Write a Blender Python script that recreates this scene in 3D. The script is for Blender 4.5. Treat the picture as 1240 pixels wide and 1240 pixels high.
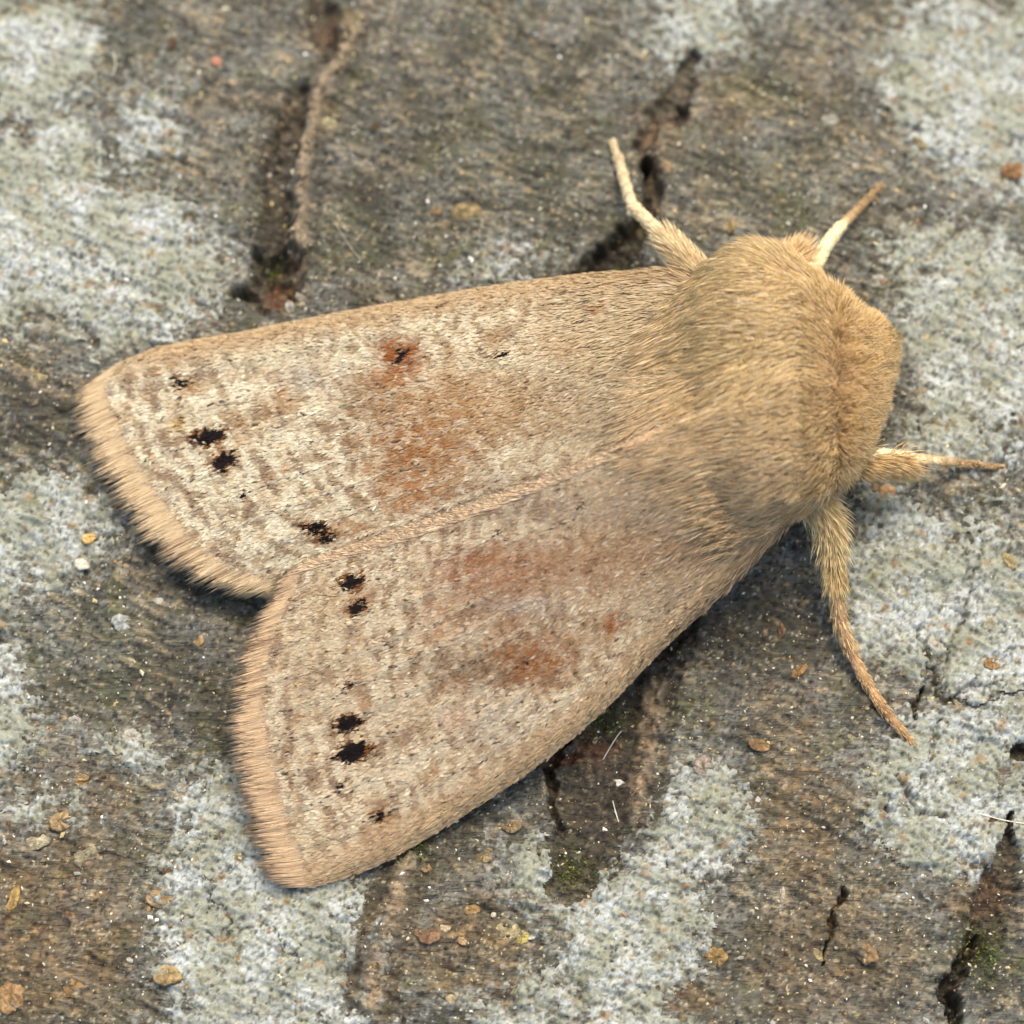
import bpy, math, random
import numpy as np
from mathutils import Vector, Matrix
from mathutils.bvhtree import BVHTree

# ------------------------------------------------------------------ scene, camera, light
for o in list(bpy.data.objects):
    bpy.data.objects.remove(o, do_unlink=True)
scene = bpy.context.scene
COL = scene.collection
scene.unit_settings.system = 'METRIC'
scene.unit_settings.scale_length = 0.001          # one unit is one millimetre
R_ = math.radians
rng = np.random.default_rng(11)

DIST, TILT, HALF = 75.0, R_(15.0), 11.0
cam_d = bpy.data.cameras.new('camera')
cam = bpy.data.objects.new('camera', cam_d)
COL.objects.link(cam)
CAM = np.array([0.0, -DIST*math.sin(TILT), DIST*math.cos(TILT)])
cam.location = CAM
cam.rotation_euler = (TILT, 0, 0)
cam_d.sensor_width = 36.0
cam_d.lens = DIST*36.0/(2*HALF)
cam_d.clip_start = 1.0
cam_d.clip_end = 500.0
cam_d.dof.use_dof = True
cam_d.dof.focus_distance = DIST - 1.8
cam_d.dof.aperture_fstop = cam_d.lens*1e-3/(2*0.85)
scene.camera = cam

SUN_AZ, SUN_EL = R_(72.0), R_(64.0)               # azimuth measured from +x towards +y
world = bpy.data.worlds.new('World')
scene.world = world
world.use_nodes = True
wn = world.node_tree
sky = wn.nodes.new('ShaderNodeTexSky')
sky.sky_type = 'NISHITA'
sky.sun_disc = False
sky.sun_elevation = SUN_EL
sky.sun_rotation = R_(90.0) - SUN_AZ
sky.dust_density = 3.0
bg = wn.nodes['Background']
bg.inputs['Strength'].default_value = 0.15
wn.links.new(sky.outputs['Color'], bg.inputs['Color'])
sun_d = bpy.data.lights.new('sun', 'SUN')
sun_d.energy = 1.45
sun_d.angle = R_(30.0)
sun_d.color = (1.0, 0.93, 0.82)
sun = bpy.data.objects.new('sun', sun_d)
COL.objects.link(sun)
sv = Vector((math.cos(SUN_AZ)*math.cos(SUN_EL), math.sin(SUN_AZ)*math.cos(SUN_EL), math.sin(SUN_EL)))
sun.rotation_euler = sv.to_track_quat('Z', 'Y').to_euler()
sun.location = sv*60
scene.view_settings.view_transform = 'Standard'
scene.view_settings.look = 'None'
scene.view_settings.exposure = 0.98
scene.view_settings.gamma = 1.0
scene.render.engine = 'CYCLES'

# ------------------------------------------------------------------ helpers
FWD = np.array([0, math.sin(TILT), -math.cos(TILT)])
RGT = np.array([1.0, 0, 0])
UPV = np.array([0, math.cos(TILT), math.sin(TILT)])
KK = HALF/DIST
MM = 2*HALF/1240.0                                  # millimetres in one photograph pixel

def ray(u, v):
    u = np.asarray(u, float); v = np.asarray(v, float)
    return FWD + ((u-620)/620*KK)[..., None]*RGT + ((620-v)/620*KK)[..., None]*UPV

def P(u, v, z):
    d = ray(u, v)
    t = (np.asarray(z, float)-CAM[2])/d[..., 2]
    return CAM + d*t[..., None]

def to_px(p):
    q = p-CAM
    f = q@FWD
    return 620+620*(q@RGT)/f/KK, 620-620*(q@UPV)/f/KK

def lin(c):
    c = np.asarray(c, float)/255.0
    return np.where(c <= 0.04045, c/12.92, ((c+0.055)/1.055)**2.4)

def sstep(a, b, x):
    t = np.clip((x-a)/(b-a), 0, 1)
    return t*t*(3-2*t)

_t = np.random.default_rng(2024)
PERM = _t.permutation(4096).astype(np.int32); PVAL = _t.random(4096)
PCOS = np.cos(PVAL*2*np.pi); PSIN = np.sin(PVAL*2*np.pi)

def cell(ix, iy, seed):
    return PERM[(PERM[(ix+seed*131) & 4095]+iy+seed*17) & 4095]

def hash2(ix, iy, seed):
    return PVAL[cell(ix, iy, seed)]

def noise(x, y, seed=0):
    x0 = np.floor(x); y0 = np.floor(y)
    fx = x-x0; fy = y-y0
    ix = x0.astype(np.int32); iy = y0.astype(np.int32)
    sx = fx*fx*fx*(fx*(fx*6-15)+10); sy = fy*fy*fy*(fy*(fy*6-15)+10)
    def g(dx, dy):
        k = cell(ix+dx, iy+dy, seed)
        return PCOS[k]*(fx-dx)+PSIN[k]*(fy-dy)
    a = g(0, 0)*(1-sx)+g(1, 0)*sx
    b = g(0, 1)*(1-sx)+g(1, 1)*sx
    return (a*(1-sy)+b*sy)*1.41

def fbm(x, y, octv=4, seed=0, gain=0.5):
    s = 0; a = 1.0; n = 0
    for k in range(octv):
        s = s+a*noise(x*2.0**k+k*17.3, y*2.0**k-k*9.1, seed+k*7)
        n += a; a *= gain
    return s/n

def voronoi(x, y, seed=0):
    ix = np.floor(x).astype(np.int32); iy = np.floor(y).astype(np.int32)
    f1 = np.full(x.shape, 9.0); f2 = np.full(x.shape, 9.0); cid = np.zeros(x.shape)
    for dx in (-1, 0, 1):
        for dy in (-1, 0, 1):
            jx = hash2(ix+dx, iy+dy, seed); jy = hash2(ix+dx, iy+dy, seed+5)
            d = np.hypot(ix+dx+jx-x, iy+dy+jy-y)
            m = d < f1
            f2 = np.where(m, f1, np.minimum(f2, d))
            cid = np.where(m, hash2(ix+dx, iy+dy, seed+9), cid)
            f1 = np.where(m, d, f1)
    return f1, f2, cid

def seg_dist(u, v, pts):
    """distance to a polyline, position along it (0..1) and signed side"""
    pts = np.asarray(pts, float)
    best = np.full(u.shape, 1e9); along = np.zeros(u.shape); side = np.zeros(u.shape)
    n = len(pts)-1
    for i in range(n):
        a = pts[i]; b = pts[i+1]; e = b-a; L2 = (e**2).sum()
        t = np.clip(((u-a[0])*e[0]+(v-a[1])*e[1])/L2, 0, 1)
        dx = u-a[0]-t*e[0]; dy = v-a[1]-t*e[1]
        d = np.hypot(dx, dy)
        m = d < best
        best = np.where(m, d, best); along = np.where(m, (i+t)/n, along)
        side = np.where(m, np.sign(e[0]*dy-e[1]*dx), side)
    return best, along, side

def make_mesh(name, verts, quads=None, tris=None, colors=None, smooth=True, material=None, parent=None, extra=None):
    me = bpy.data.meshes.new(name)
    verts = np.ascontiguousarray(verts, dtype=np.float32).reshape(-1, 3)
    me.vertices.add(len(verts))
    me.vertices.foreach_set('co', verts.ravel())
    nq = 0 if quads is None else len(quads); nt = 0 if tris is None else len(tris)
    lv = []; starts = []
    if nq:
        lv.append(np.asarray(quads, np.int32).ravel()); starts.append(np.arange(nq)*4)
    if nt:
        lv.append(np.asarray(tris, np.int32).ravel()); starts.append(nq*4+np.arange(nt)*3)
    lv = np.concatenate(lv).astype(np.int32); starts = np.concatenate(starts).astype(np.int32)
    me.loops.add(len(lv)); me.loops.foreach_set('vertex_index', lv)
    me.polygons.add(nq+nt); me.polygons.foreach_set('loop_start', starts)
    me.polygons.foreach_set('use_smooth', np.full(nq+nt, smooth))
    me.update(calc_edges=True)
    if colors is not None:
        at = me.attributes.new('pigment', 'FLOAT_COLOR', 'POINT')
        c = np.ones((len(verts), 4), np.float32); c[:, :3] = colors
        at.data.foreach_set('color', c.ravel())
    if extra:
        for k, arr in extra.items():
            at = me.attributes.new(k, 'FLOAT', 'POINT')
            at.data.foreach_set('value', np.asarray(arr, np.float32))
    me.validate(clean_customdata=False)
    if material: me.materials.append(material)
    ob = bpy.data.objects.new(name, me)
    COL.objects.link(ob)
    if parent is not None: ob.parent = parent
    return ob

def tag(o, label=None, cat=None, group=None, kind=None):
    if label: o['label'] = label
    if cat: o['category'] = cat
    if group: o['group'] = group
    if kind: o['kind'] = kind
    return o

def strands(pts, rad, col, seed=0):
    """pts (N,K,3), rad (N,K) -> tapered three-sided hairs closed at the tip"""
    N, K, _ = pts.shape
    r = np.random.default_rng(seed)
    tg = np.gradient(pts, axis=1)
    tg /= np.linalg.norm(tg, axis=2, keepdims=True)+1e-9
    ref = r.normal(size=(N, 1, 3))
    a = np.cross(tg, np.broadcast_to(ref, tg.shape)); a /= np.linalg.norm(a, axis=2, keepdims=True)+1e-9
    b = np.cross(tg, a)
    V = np.zeros((N, 3*(K-1)+1, 3)); C = np.zeros_like(V)
    for k in range(K-1):
        for j in range(3):
            an = 2*np.pi*j/3
            V[:, 3*k+j] = pts[:, k]+(a[:, k]*math.cos(an)+b[:, k]*math.sin(an))*rad[:, k, None]
            C[:, 3*k+j] = col[:, k]
    V[:, -1] = pts[:, -1]; C[:, -1] = col[:, -1]
    base = (np.arange(N)*(3*(K-1)+1))[:, None]
    q = []
    for k in range(K-2):
        for j in range(3):
            j2 = (j+1) % 3
            q.append(base+np.array([[3*k+j, 3*k+j2, 3*k+3+j2, 3*k+3+j]]))
    quads = np.concatenate(q) if q else None
    top = 3*(K-2)
    tris = np.concatenate([base+np.array([[top+j, top+(j+1) % 3, 3*(K-1)]]) for j in range(3)])
    return V.reshape(-1, 3), quads, tris, C.reshape(-1, 3)

# ------------------------------------------------------------------ materials
def mat_base(name):
    m = bpy.data.materials.new(name); m.use_nodes = True
    nt = m.node_tree
    return m, nt, nt.nodes['Principled BSDF'], nt.nodes['Material Output']

def pigment_mat(name, rough=0.7, spec=0.3, var=(0.75, 1.2), nscale=6.0, bump=None, transl=0.0, sheen=0.0):
    m, nt, bs, out = mat_base(name)
    at = nt.nodes.new('ShaderNodeAttribute'); at.attribute_name = 'pigment'
    tc = nt.nodes.new('ShaderNodeTexCoord')
    nz = nt.nodes.new('ShaderNodeTexNoise'); nz.inputs['Scale'].default_value = nscale
    nz.inputs['Detail'].default_value = 5; nz.inputs['Roughness'].default_value = 0.65
    nt.links.new(tc.outputs['Object'], nz.inputs['Vector'])
    mr = nt.nodes.new('ShaderNodeMapRange')
    mr.inputs['From Min'].default_value = 0.3; mr.inputs['From Max'].default_value = 0.7
    mr.inputs['To Min'].default_value = var[0]; mr.inputs['To Max'].default_value = var[1]
    nt.links.new(nz.outputs['Fac'], mr.inputs['Value'])
    mx = nt.nodes.new('ShaderNodeVectorMath'); mx.operation = 'SCALE'
    nt.links.new(at.outputs['Color'], mx.inputs[0]); nt.links.new(mr.outputs['Result'], mx.inputs['Scale'])
    nt.links.new(mx.outputs['Vector'], bs.inputs['Base Color'])
    bs.inputs['Roughness'].default_value = rough
    bs.inputs['Specular IOR Level'].default_value = spec
    if sheen:
        bs.inputs['Sheen Weight'].default_value = sheen
        bs.inputs['Sheen Roughness'].default_value = 0.4
    if bump:
        prev = None
        for sc, dist in bump:
            n2 = nt.nodes.new('ShaderNodeTexNoise'); n2.inputs['Scale'].default_value = sc
            n2.inputs['Detail'].default_value = 4; n2.inputs['Roughness'].default_value = 0.6
            nt.links.new(tc.outputs['Object'], n2.inputs['Vector'])
            b = nt.nodes.new('ShaderNodeBump'); b.inputs['Strength'].default_value = 1.0
            b.inputs['Distance'].default_value = dist
            nt.links.new(n2.outputs['Fac'], b.inputs['Height'])
            if prev: nt.links.new(prev.outputs['Normal'], b.inputs['Normal'])
            prev = b
        nt.links.new(prev.outputs['Normal'], bs.inputs['Normal'])
    if transl:
        tr = nt.nodes.new('ShaderNodeBsdfTranslucent')
        nt.links.new(mx.outputs['Vector'], tr.inputs['Color'])
        ms = nt.nodes.new('ShaderNodeMixShader'); ms.inputs['Fac'].default_value = transl
        nt.links.new(bs.outputs['BSDF'], ms.inputs[1]); nt.links.new(tr.outputs['BSDF'], ms.inputs[2])
        nt.links.new(ms.outputs['Shader'], out.inputs['Surface'])
    return m

M_BARK = pigment_mat('bark_surface', 0.75, 0.35, (0.7, 1.28), 5.0, [(6.0, 0.07), (22.0, 0.025)])
def fibre_grain(m, dist):
    nt = m.node_tree; bs = nt.nodes['Principled BSDF']
    old = bs.inputs['Normal'].links[0].from_node
    tc = nt.nodes.new('ShaderNodeTexCoord'); mp = nt.nodes.new('ShaderNodeMapping')
    mp.inputs['Rotation'].default_value = (0, 0, R_(21)); mp.inputs['Scale'].default_value = (1.3, 6.5, 1)
    nt.links.new(tc.outputs['Object'], mp.inputs['Vector'])
    nz = nt.nodes.new('ShaderNodeTexNoise'); nz.inputs['Scale'].default_value = 1.0; nz.inputs['Detail'].default_value = 6
    nz.inputs['Roughness'].default_value = .6; nz.inputs['Distortion'].default_value = 1.6
    nt.links.new(mp.outputs['Vector'], nz.inputs['Vector'])
    b = nt.nodes.new('ShaderNodeBump'); b.inputs['Strength'].default_value = 1.0; b.inputs['Distance'].default_value = dist
    nt.links.new(nz.outputs['Fac'], b.inputs['Height']); nt.links.new(old.outputs['Normal'], b.inputs['Normal'])
    nt.links.new(b.outputs['Normal'], bs.inputs['Normal'])
fibre_grain(M_BARK, 0.15)
M_LICH = pigment_mat('lichen_crust', 0.9, 0.15, (0.78, 1.2), 7.0, [(9.0, 0.05), (26.0, 0.025)])
M_CHIP = pigment_mat('bark_chip', 0.9, 0.15, (0.45, 1.3), 7.0, [(6.0, 0.16), (18.0, 0.06)])
M_GRIT = pigment_mat('grit_grain', 0.35, 0.5, (0.8, 1.15), 12.0, [(18.0, 0.02)])
M_MOSS = pigment_mat('moss_leaf', 0.6, 0.3, (0.7, 1.3), 8.0, None, 0.2)
M_FUR = pigment_mat('moth_hair', 0.55, 0.22, (0.92, 1.1), 3.0, None, 0.0)
M_SKIN = pigment_mat('moth_cuticle', 0.7, 0.2, (0.8, 1.1), 9.0, [(20.0, 0.02)])
M_WING = pigment_mat('wing_membrane', 0.7, 0.2, (0.85, 1.1), 9.0, [(22.0, 0.02)])
M_SCALE = pigment_mat('wing_scale', 0.7, 0.12, (0.88, 1.12), 10.0, None, 0.12)

# ------------------------------------------------------------------ bark: shape and colour as functions of place
LICH = [
  ('pale grey-green lichen crust on bark beyond the upper wing tip', [(40,50,80,85),(-20,280,170,130),(140,320,130,105),(178,130,45,62),(60,185,75,62),(-120,60,150,160)]),
  ('small pale lichen patch beside the upper wing fringe, amber grain at its edge', [(55,640,85,70),(-60,660,120,90)]),
  ('narrow pale lichen strip on dark bark with flaky brown bark below it', [(0,860,45,100),(-90,880,110,120)]),
  ('broad granular lichen crust touching the apex of the lower wing', [(290,1120,115,135),(395,1150,100,100),(285,975,85,50),(410,1085,70,30),(330,1290,160,110)]),
  ('lichen scrap carrying a bright cream crumb on dark bark', [(165,905,45,26)]),
  ('thin ragged lichen scrap on brown bark next to a peach flake', [(60,975,62,34)]),
  ('grey lichen crust below the mossy bark hollow', [(845,990,95,75),(760,1125,95,130),(640,1060,45,60),(645,1205,90,35),(700,1300,150,90)]),
  ('cracked blue-grey lichen crust below the tip of the furry middle leg', [(1150,965,105,115),(1240,930,90,130)]),
  ('mottled grey lichen between the furry middle leg and the stout foreleg', [(1100,710,85,105),(1205,755,80,130),(1075,625,50,40),(1330,720,110,160)]),
  ('large pale lichen patch with an orange chip on its rim', [(1170,75,100,120),(1215,175,75,42),(1320,80,120,150)]),
  ('blotchy white lichen on bark in front of the moth head', [(1180,400,95,145),(1105,300,40,38),(1150,535,75,40),(1320,400,100,170)]),
  ('little blurred lichen patch cut off by the bark fissure near the thin hind leg', [(852,18,60,42),(860,-60,110,60)]),
  ('little lichen spot beside the front edge of the upper wing', [(618,300,42,24),(600,325,32,20)]),
]
CREV = [  # polyline (photo places), half width, depth mm
  ([(380,-40),(388,10),(395,40)], 24, 0.40),
  ([(362,95),(350,135),(338,175),(328,215),(335,270),(330,310)], 24, 0.34),
  ([(345,130),(330,165),(318,205),(322,225)], 7, 0.45),
  ([(345,318),(322,340)], 44, 0.85),
  ([(352,352),(322,362),(292,352)], 20, 0.75),
  ([(840,50),(825,95),(800,130),(778,165)], 17, 0.35),
  ([(832,110),(822,132)], 12, 0.6),
  ([(785,190),(793,225),(778,262),(765,285)], 13, 0.85),
  ([(775,270),(745,305),(700,335)], 25, 0.80),
  ([(815,720),(765,830),(735,930),(710,1010),(690,1070)], 60, 0.40),
  ([(690,890),(665,930),(672,985),(680,1010)], 8, 0.55),
  ([(770,880),(740,905),(690,915),(650,925)], 12, 0.4),
  ([(792,820),(785,880),(765,935)], 9, 0.4),
  ([(1222,1030),(1196,1110),(1178,1155)], 26, 0.42),
  ([(1185,1135),(1160,1180),(1145,1195),(1158,1215),(1152,1270)], 11, 0.9),
  ([(1225,985),(1218,1050),(1208,1090)], 5, 0.45),
  ([(1026,1078),(1012,1100),(1003,1140),(998,1165)], 3.6, 0.4),
  ([(1195,640),(1175,720),(1150,790),(1140,860),(1125,930),(1100,980)], 2.4, 0.16),
  ([(1110,760),(1140,855),(1190,815)], 2.6, 0.16),
  ([(1085,940),(1110,985),(1150,990)], 3.0, 0.2), ([(1075,975),(1068,1020)], 3.5, 0.2),
  ([(1115,830),(1108,870)], 3.5, 0.4),
  ([(1245,905),(1225,918)], 12, 0.4),
]
DARK = [(735,945,65,130,1.0),(905,760,110,95,.6),(325,215,32,95,.55),(745,312,55,30,.8),(790,210,25,70,.6),(230,830,120,90,.45),(560,190,220,130,.3),(60,500,90,50,.5),(1085,470,30,70,.4),(1190,1150,40,90,.6),  # darker bark tones; those beside the wings also hold painted wing shadow
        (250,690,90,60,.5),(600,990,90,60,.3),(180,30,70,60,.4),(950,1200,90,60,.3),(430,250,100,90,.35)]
RIDGE = [
  ([(425,-20),(412,50),(380,110),(368,180),(362,260),(360,360)], 9, 0.40),
  ([(800,805),(790,850),(785,900),(772,960),(775,1000)], 11, 0.35),
  ([(505,1020),(490,1060),(470,1120),(452,1190),(440,1245)], 11, 0.40),
  ([(805,190),(790,200),(800,250)], 6, 0.25),
  ([(440,35),(500,45),(530,65)], 5, 0.14), ([(500,97),(560,92)], 4, 0.12),
  ([(120,310),(180,350),(215,378)], 6, 0.14), ([(150,95),(200,118),(255,138)], 7, 0.16),
  ([(200,115),(290,105),(350,112),(400,122)], 6, 0.18),
  ([(0,440),(60,480),(95,492)], 7, 0.14), ([(20,395),(110,412)], 7, 0.12),
  ([(560,1085),(640,1090)], 6, 0.2), ([(1160,1075),(1150,1110)], 7, 0.25),
]
BROWN = [(60,1120,150,150,.8),(90,960,110,60,.5),(470,1140,90,90,.6),(560,1150,90,70,.9),(590,1180,60,40,.8),(960,1000,90,110,.75),(1000,1150,120,110,.6),
         (950,860,60,60,.4),(870,110,70,50,.5),(1000,80,60,60,.25),(345,355,40,30,.9),(700,900,60,30,.9),(400,15,50,40,.6),(800,150,40,60,.6),
         (520,1060,80,50,.3),(1190,1080,70,60,.6),(700,1130,60,30,.3),(830,1210,50,25,.9),(1225,930,30,25,.8),(390,115,30,10,.9),(430,1000,80,60,.35)]
GREEN = [(930,90,60,40,.6),(720,860,60,40,.9),(690,1050,60,40,.7),(1190,1140,40,60,.9),(330,250,40,40,.5),(960,210,90,60,.4),(620,180,160,120,.25),
         (430,280,90,60,.4),(500,1050,40,40,.6),(200,1040,60,60,.4),(120,790,110,80,.3),(720,330,40,20,.7),(160,50,60,50,.3)]

def ell(u, v, c):
    return 1-np.hypot((u-c[0])/c[2], (v-c[1])/c[3])

def bark_fields(u, v):
    F = {}
    wu = u+24*fbm(u/60, v/60, 3, 1)+9*fbm(u/14, v/14, 2, 2)
    wv = v+24*fbm(u/60, v/60, 3, 3)+9*fbm(u/14, v/14, 2, 4)
    wu2 = u+9*fbm(u/26, v/26, 4, 5, .6)+5*fbm(u/9, v/9, 2, 54); wv2 = v+9*fbm(u/26, v/26, 4, 6, .6)+5*fbm(u/9, v/9, 2, 55)
    # lichen, one field for each patch
    gl = np.stack([np.max([ell(wu, wv, c)*min(c[2], c[3])/45.0 for c in g], axis=0) for _, g in LICH])
    hol = fbm(u/17, v/15, 4, 8, 0.65)
    gl = np.minimum(gl, .75)+0.45*fbm(u/55, v/45, 3, 7, .6)+1.3*hol+0.25*fbm(u/5, v/5, 2, 9)+0.10
    F['lid'] = gl.argmax(0); lm = gl.max(0)
    crev = np.zeros(u.shape); wallc = np.zeros(u.shape)
    for pts, w, dep in CREV:
        d, al, sd = seg_dist(wu2, wv2, pts)
        ww = w*(0.55+0.45*np.sin(np.pi*np.clip(al*0.9+0.08, 0, 1)))*(1+(0.35 if w > 8 else 1.0)*fbm(u/18, v/18, 2, int(w*10))).clip(.12, 2)
        k = sstep(1.15, 0.40, d/ww)
        crev = np.maximum(crev, k*dep); wallc = np.maximum(wallc, k)
    rid = np.zeros(u.shape); gro_ = np.zeros(u.shape)
    for pts, w, hh in RIDGE:
        d, al, sd = seg_dist(wu2, wv2, pts)
        fade = sstep(0, .12, al)*sstep(1, .88, al)
        gro_ = np.maximum(gro_, fade*np.exp(-((d-2.1*w)/(.7*w))**2)*hh)
        rid = np.maximum(rid, .75*hh*np.exp(-(d/w)**2)*fade*(0.8+0.5*fbm(u/15, v/15, 2, 31)))
    brown = np.max([c[4]*.9*sstep(-0.15, 0.65, ell(wu, wv, c)) for c in BROWN], axis=0)
    green = np.max([c[4]*sstep(-0.15, 0.55, ell(wu, wv, c)) for c in GREEN], axis=0)
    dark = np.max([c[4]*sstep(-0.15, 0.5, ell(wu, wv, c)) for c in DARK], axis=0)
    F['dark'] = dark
    lm = lm-3.0*wallc*(crev > 0.22)-3.2*(rid+gro_)-.8*brown-.9*dark
    F['groove'] = gro_
    F.update(lm=lm, crev=crev, wall=wallc, rid=rid, brown=brown, green=green)
    # shape
    big = 0.28*fbm(u/330, v/330, 3, 11)
    mid = 0.20*fbm(u/70, v/55, 3, 12)+0.16*wallc*fbm(u/14, v/14, 3, 34, .6)
    fib = 0.095*fbm((u*0.85+v*0.5)/55, (v*0.85-u*0.5)/9, 3, 13)*(0.5+0.5*sstep(-.3, .4, fbm(u/120, v/120, 2, 14)))
    fine = 0.07*fbm(u/13, v/10, 4, 15, 0.65)+.06*(1-np.abs(fbm((u*.93+v*.37)/80, (v*.93-u*.37)/15, 3, 52))*3.2).clip(0, 1)
    f1, f2, cid = voronoi((u*.93+v*.37)/64+0.45*fbm(u/30, v/30, 3, 17), (v*.93-u*.37)/24+0.45*fbm(u/30, v/30, 3, 18), 19)
    flak = 0.15*(cid-0.4)*sstep(0.0, 0.22, f2-f1)*(.45+.55*sstep(-0.1, 0.6, brown+0.5*fbm(u/90, v/90, 2, 20)))
    x = (u-620)*MM; y = (620-v)*MM
    macro = -0.014*np.clip(y-2.0, 0, 40)**2-0.007*np.clip(x-2, 0, 40)**2*sstep(-2, 9, y)-0.006*np.clip(np.abs(x)-11, 0, 40)**2-0.006*np.clip(-y-11, 0, 40)**2
    F['fibre'] = fib/0.095; F['flake'] = cid
    F['h'] = macro+big+mid+fib+fine+flak+rid-.22*gro_-crev*(1+0.25*fbm(u/16, v/16, 2, 33))
    # raised granular crust of the lichen
    a1, a2, ac = voronoi(u/13+0.35*fbm(u/9, v/9, 2, 21), v/13+0.35*fbm(u/9, v/9, 2, 22), 23)
    g1, g2, gc = voronoi(u/5.2, v/5.2, 24)
    k1, k2, kc = voronoi(u/75+.5*fbm(u/40, v/40, 3, 25), v/75+.5*fbm(u/40, v/40, 3, 26), 27)
    F['areole'] = a2-a1; F['acid'] = ac; F['gran'] = g1; F['gcid'] = gc; F['crack'] = sstep(0.03, 0.0, k2-k1)*sstep(-.1, .25, fbm(u/150, v/150, 2, 28))
    F['lh'] = (0.12*sstep(-0.05, 0.6, lm)-0.06+0.030*sstep(0, .28, a2-a1)+0.032*(0.6-g1)*(0.4+gc)+0.07*fbm(u/26, v/26, 3, 29)-0.10*F['crack'])
    return F

def mixc(a, b, t):
    return a*(1-t[..., None])+b*t[..., None]

def bark_color(u, v, F):
    n1 = fbm(u/80, v/80, 4, 41); n2 = fbm(u/12, v/12, 3, 42, .6); n3 = fbm(u/4.5, v/4.5, 2, 43)
    c = mixc(lin((94, 90, 72)), lin((130, 127, 112)), sstep(-.30, .40, n1+.5*n2))
    wr = 1-np.abs(fbm((u*.93+v*.37)/80+.5*n1, (v*.93-u*.37)/15, 3, 52))*3.2
    c = mixc(c, lin((64, 56, 42)), 0.85*sstep(.0, .42, fbm(u/9, v/7, 3, 49, .65)+.5*n3))
    c = mixc(c, lin((120, 102, 70)), 0.5*sstep(.05, .4, fbm(u/40, v/30, 4, 44, .65)))
    c = mixc(c, lin((60, 56, 45)), 0.5*sstep(.02, .40, fbm(u/50+3, v/32, 4, 56, .6)))
    c = mixc(c, lin((104, 102, 58)), 0.5*sstep(.05, .45, fbm(u/55+7, v/55, 4, 50, .65)))
    c = mixc(c, lin((168, 152, 118)), 0.5*sstep(.2, .6, F['fibre']*.8+.3*n3+.2*n2))
    c = mixc(c, lin((172, 154, 118)), .75*sstep(.6, .95, wr)*sstep(-.15, .25, fbm(u/70, v/70, 3, 53)+.3*n2))
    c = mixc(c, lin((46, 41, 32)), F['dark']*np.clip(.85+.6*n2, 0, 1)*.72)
    bcol = mixc(np.broadcast_to(lin((110, 91, 60)), c.shape), lin((172, 138, 88)), sstep(-.05, .4, fbm(u/20, v/16, 4, 45, .65)))
    bcol = mixc(bcol, lin((84, 54, 36)), 0.85*sstep(.05, .4, fbm(u/24+9, v/18, 4, 46, .6)))
    bcol = mixc(bcol, lin((200, 172, 124)), 0.8*sstep(.22, .5, fbm(u/17+3, v/12, 3, 51, .6)))
    c = mixc(c, bcol, np.clip(F['brown']*(.8+.9*n2+.7*fbm(u/35, v/35, 3, 47)), 0, .95))
    c = mixc(c, mixc(np.broadcast_to(lin((104, 108, 50)), c.shape), lin((60, 70, 28)), sstep(-.3, .3, n3)), np.clip(F['green']*(.35+1.4*n2), 0, .85))
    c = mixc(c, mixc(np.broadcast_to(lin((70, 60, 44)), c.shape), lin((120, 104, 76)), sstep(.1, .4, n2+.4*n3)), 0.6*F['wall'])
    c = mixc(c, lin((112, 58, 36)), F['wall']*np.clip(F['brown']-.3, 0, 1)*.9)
    c = mixc(c, lin((178, 152, 116)), np.clip(F['rid']/.24, 0, 1)*np.clip(.7+.9*n2, 0, 1))
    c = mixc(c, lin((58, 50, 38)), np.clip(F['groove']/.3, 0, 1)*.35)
    # thin grey lichen film around the crust
    c = mixc(c, lin((158, 158, 144)), 0.8*sstep(-.6, .05, F['lm'])*sstep(-.1, .3, n2+.5*n3)*(1-F['wall']))
    # tiny pale and dark specks
    for k, (sz, th, col) in enumerate([(6.0, .88, (220, 208, 172)), (9.0, .92, (196, 166, 112)), (4.0, .93, (190, 184, 160))]):
        s1, s2, sc = voronoi(u/sz+.4*n3, v/sz, 48+20*k)
        c = mixc(c, lin(col), 0.55*sstep(.36, .14, s1)*(sc > th)*(1-.6*F['wall']))
        c = mixc(c, lin((40, 34, 26)), 0.8*sstep(.42, .15, s1)*(sc < .14))
    return c

def lichen_color(u, v, F):
    n1 = fbm(u/60, v/60, 3, 61); n2 = fbm(u/10, v/10, 3, 62, .6); n3 = fbm(u/4, v/4, 2, 66)
    c = mixc(np.broadcast_to(lin((166, 167, 150)), u.shape+(3,)), lin((202, 205, 200)), sstep(-.3, .4, n1+.7*n2))
    c = mixc(c, lin((168, 164, 134)), .5*sstep(.05, .4, fbm(u/13, v/13, 3, 63, .65)))
    c = mixc(c, lin((126, 124, 92)), .65*sstep(.10, .45, fbm(u/30+4, v/30, 4, 67, .65)))
    c = mixc(c, lin((92, 90, 72)), .65*sstep(.18, .0, F['areole'])*(.3+.7*sstep(-.3, .3, n1+n2)))
    c = mixc(c, lin((92, 88, 70)), .6*sstep(.22, .5, n3+.5*n2))
    c = mixc(c, lin((184, 176, 120)), .5*(F['gcid'] > .90)*sstep(.5, .25, F['gran']))
    c = mixc(c, lin((74, 70, 56)), .7*(F['gcid'] < .15)*sstep(.65, .3, F['gran']))
    c = mixc(c, lin((56, 52, 46)), .9*F['crack'])
    c = mixc(c, lin((158, 124, 80)), .7*sstep(.20, .45, fbm(u/24+5, v/24, 4, 64, .65)))
    c = mixc(c, lin((130, 122, 98)), .7*sstep(.5, -.02, F['lm'])*sstep(-.4, .3, n2+n3))
    return np.clip(c*.86*np.array([1.0, .99, .92]), 0, .85)

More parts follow.
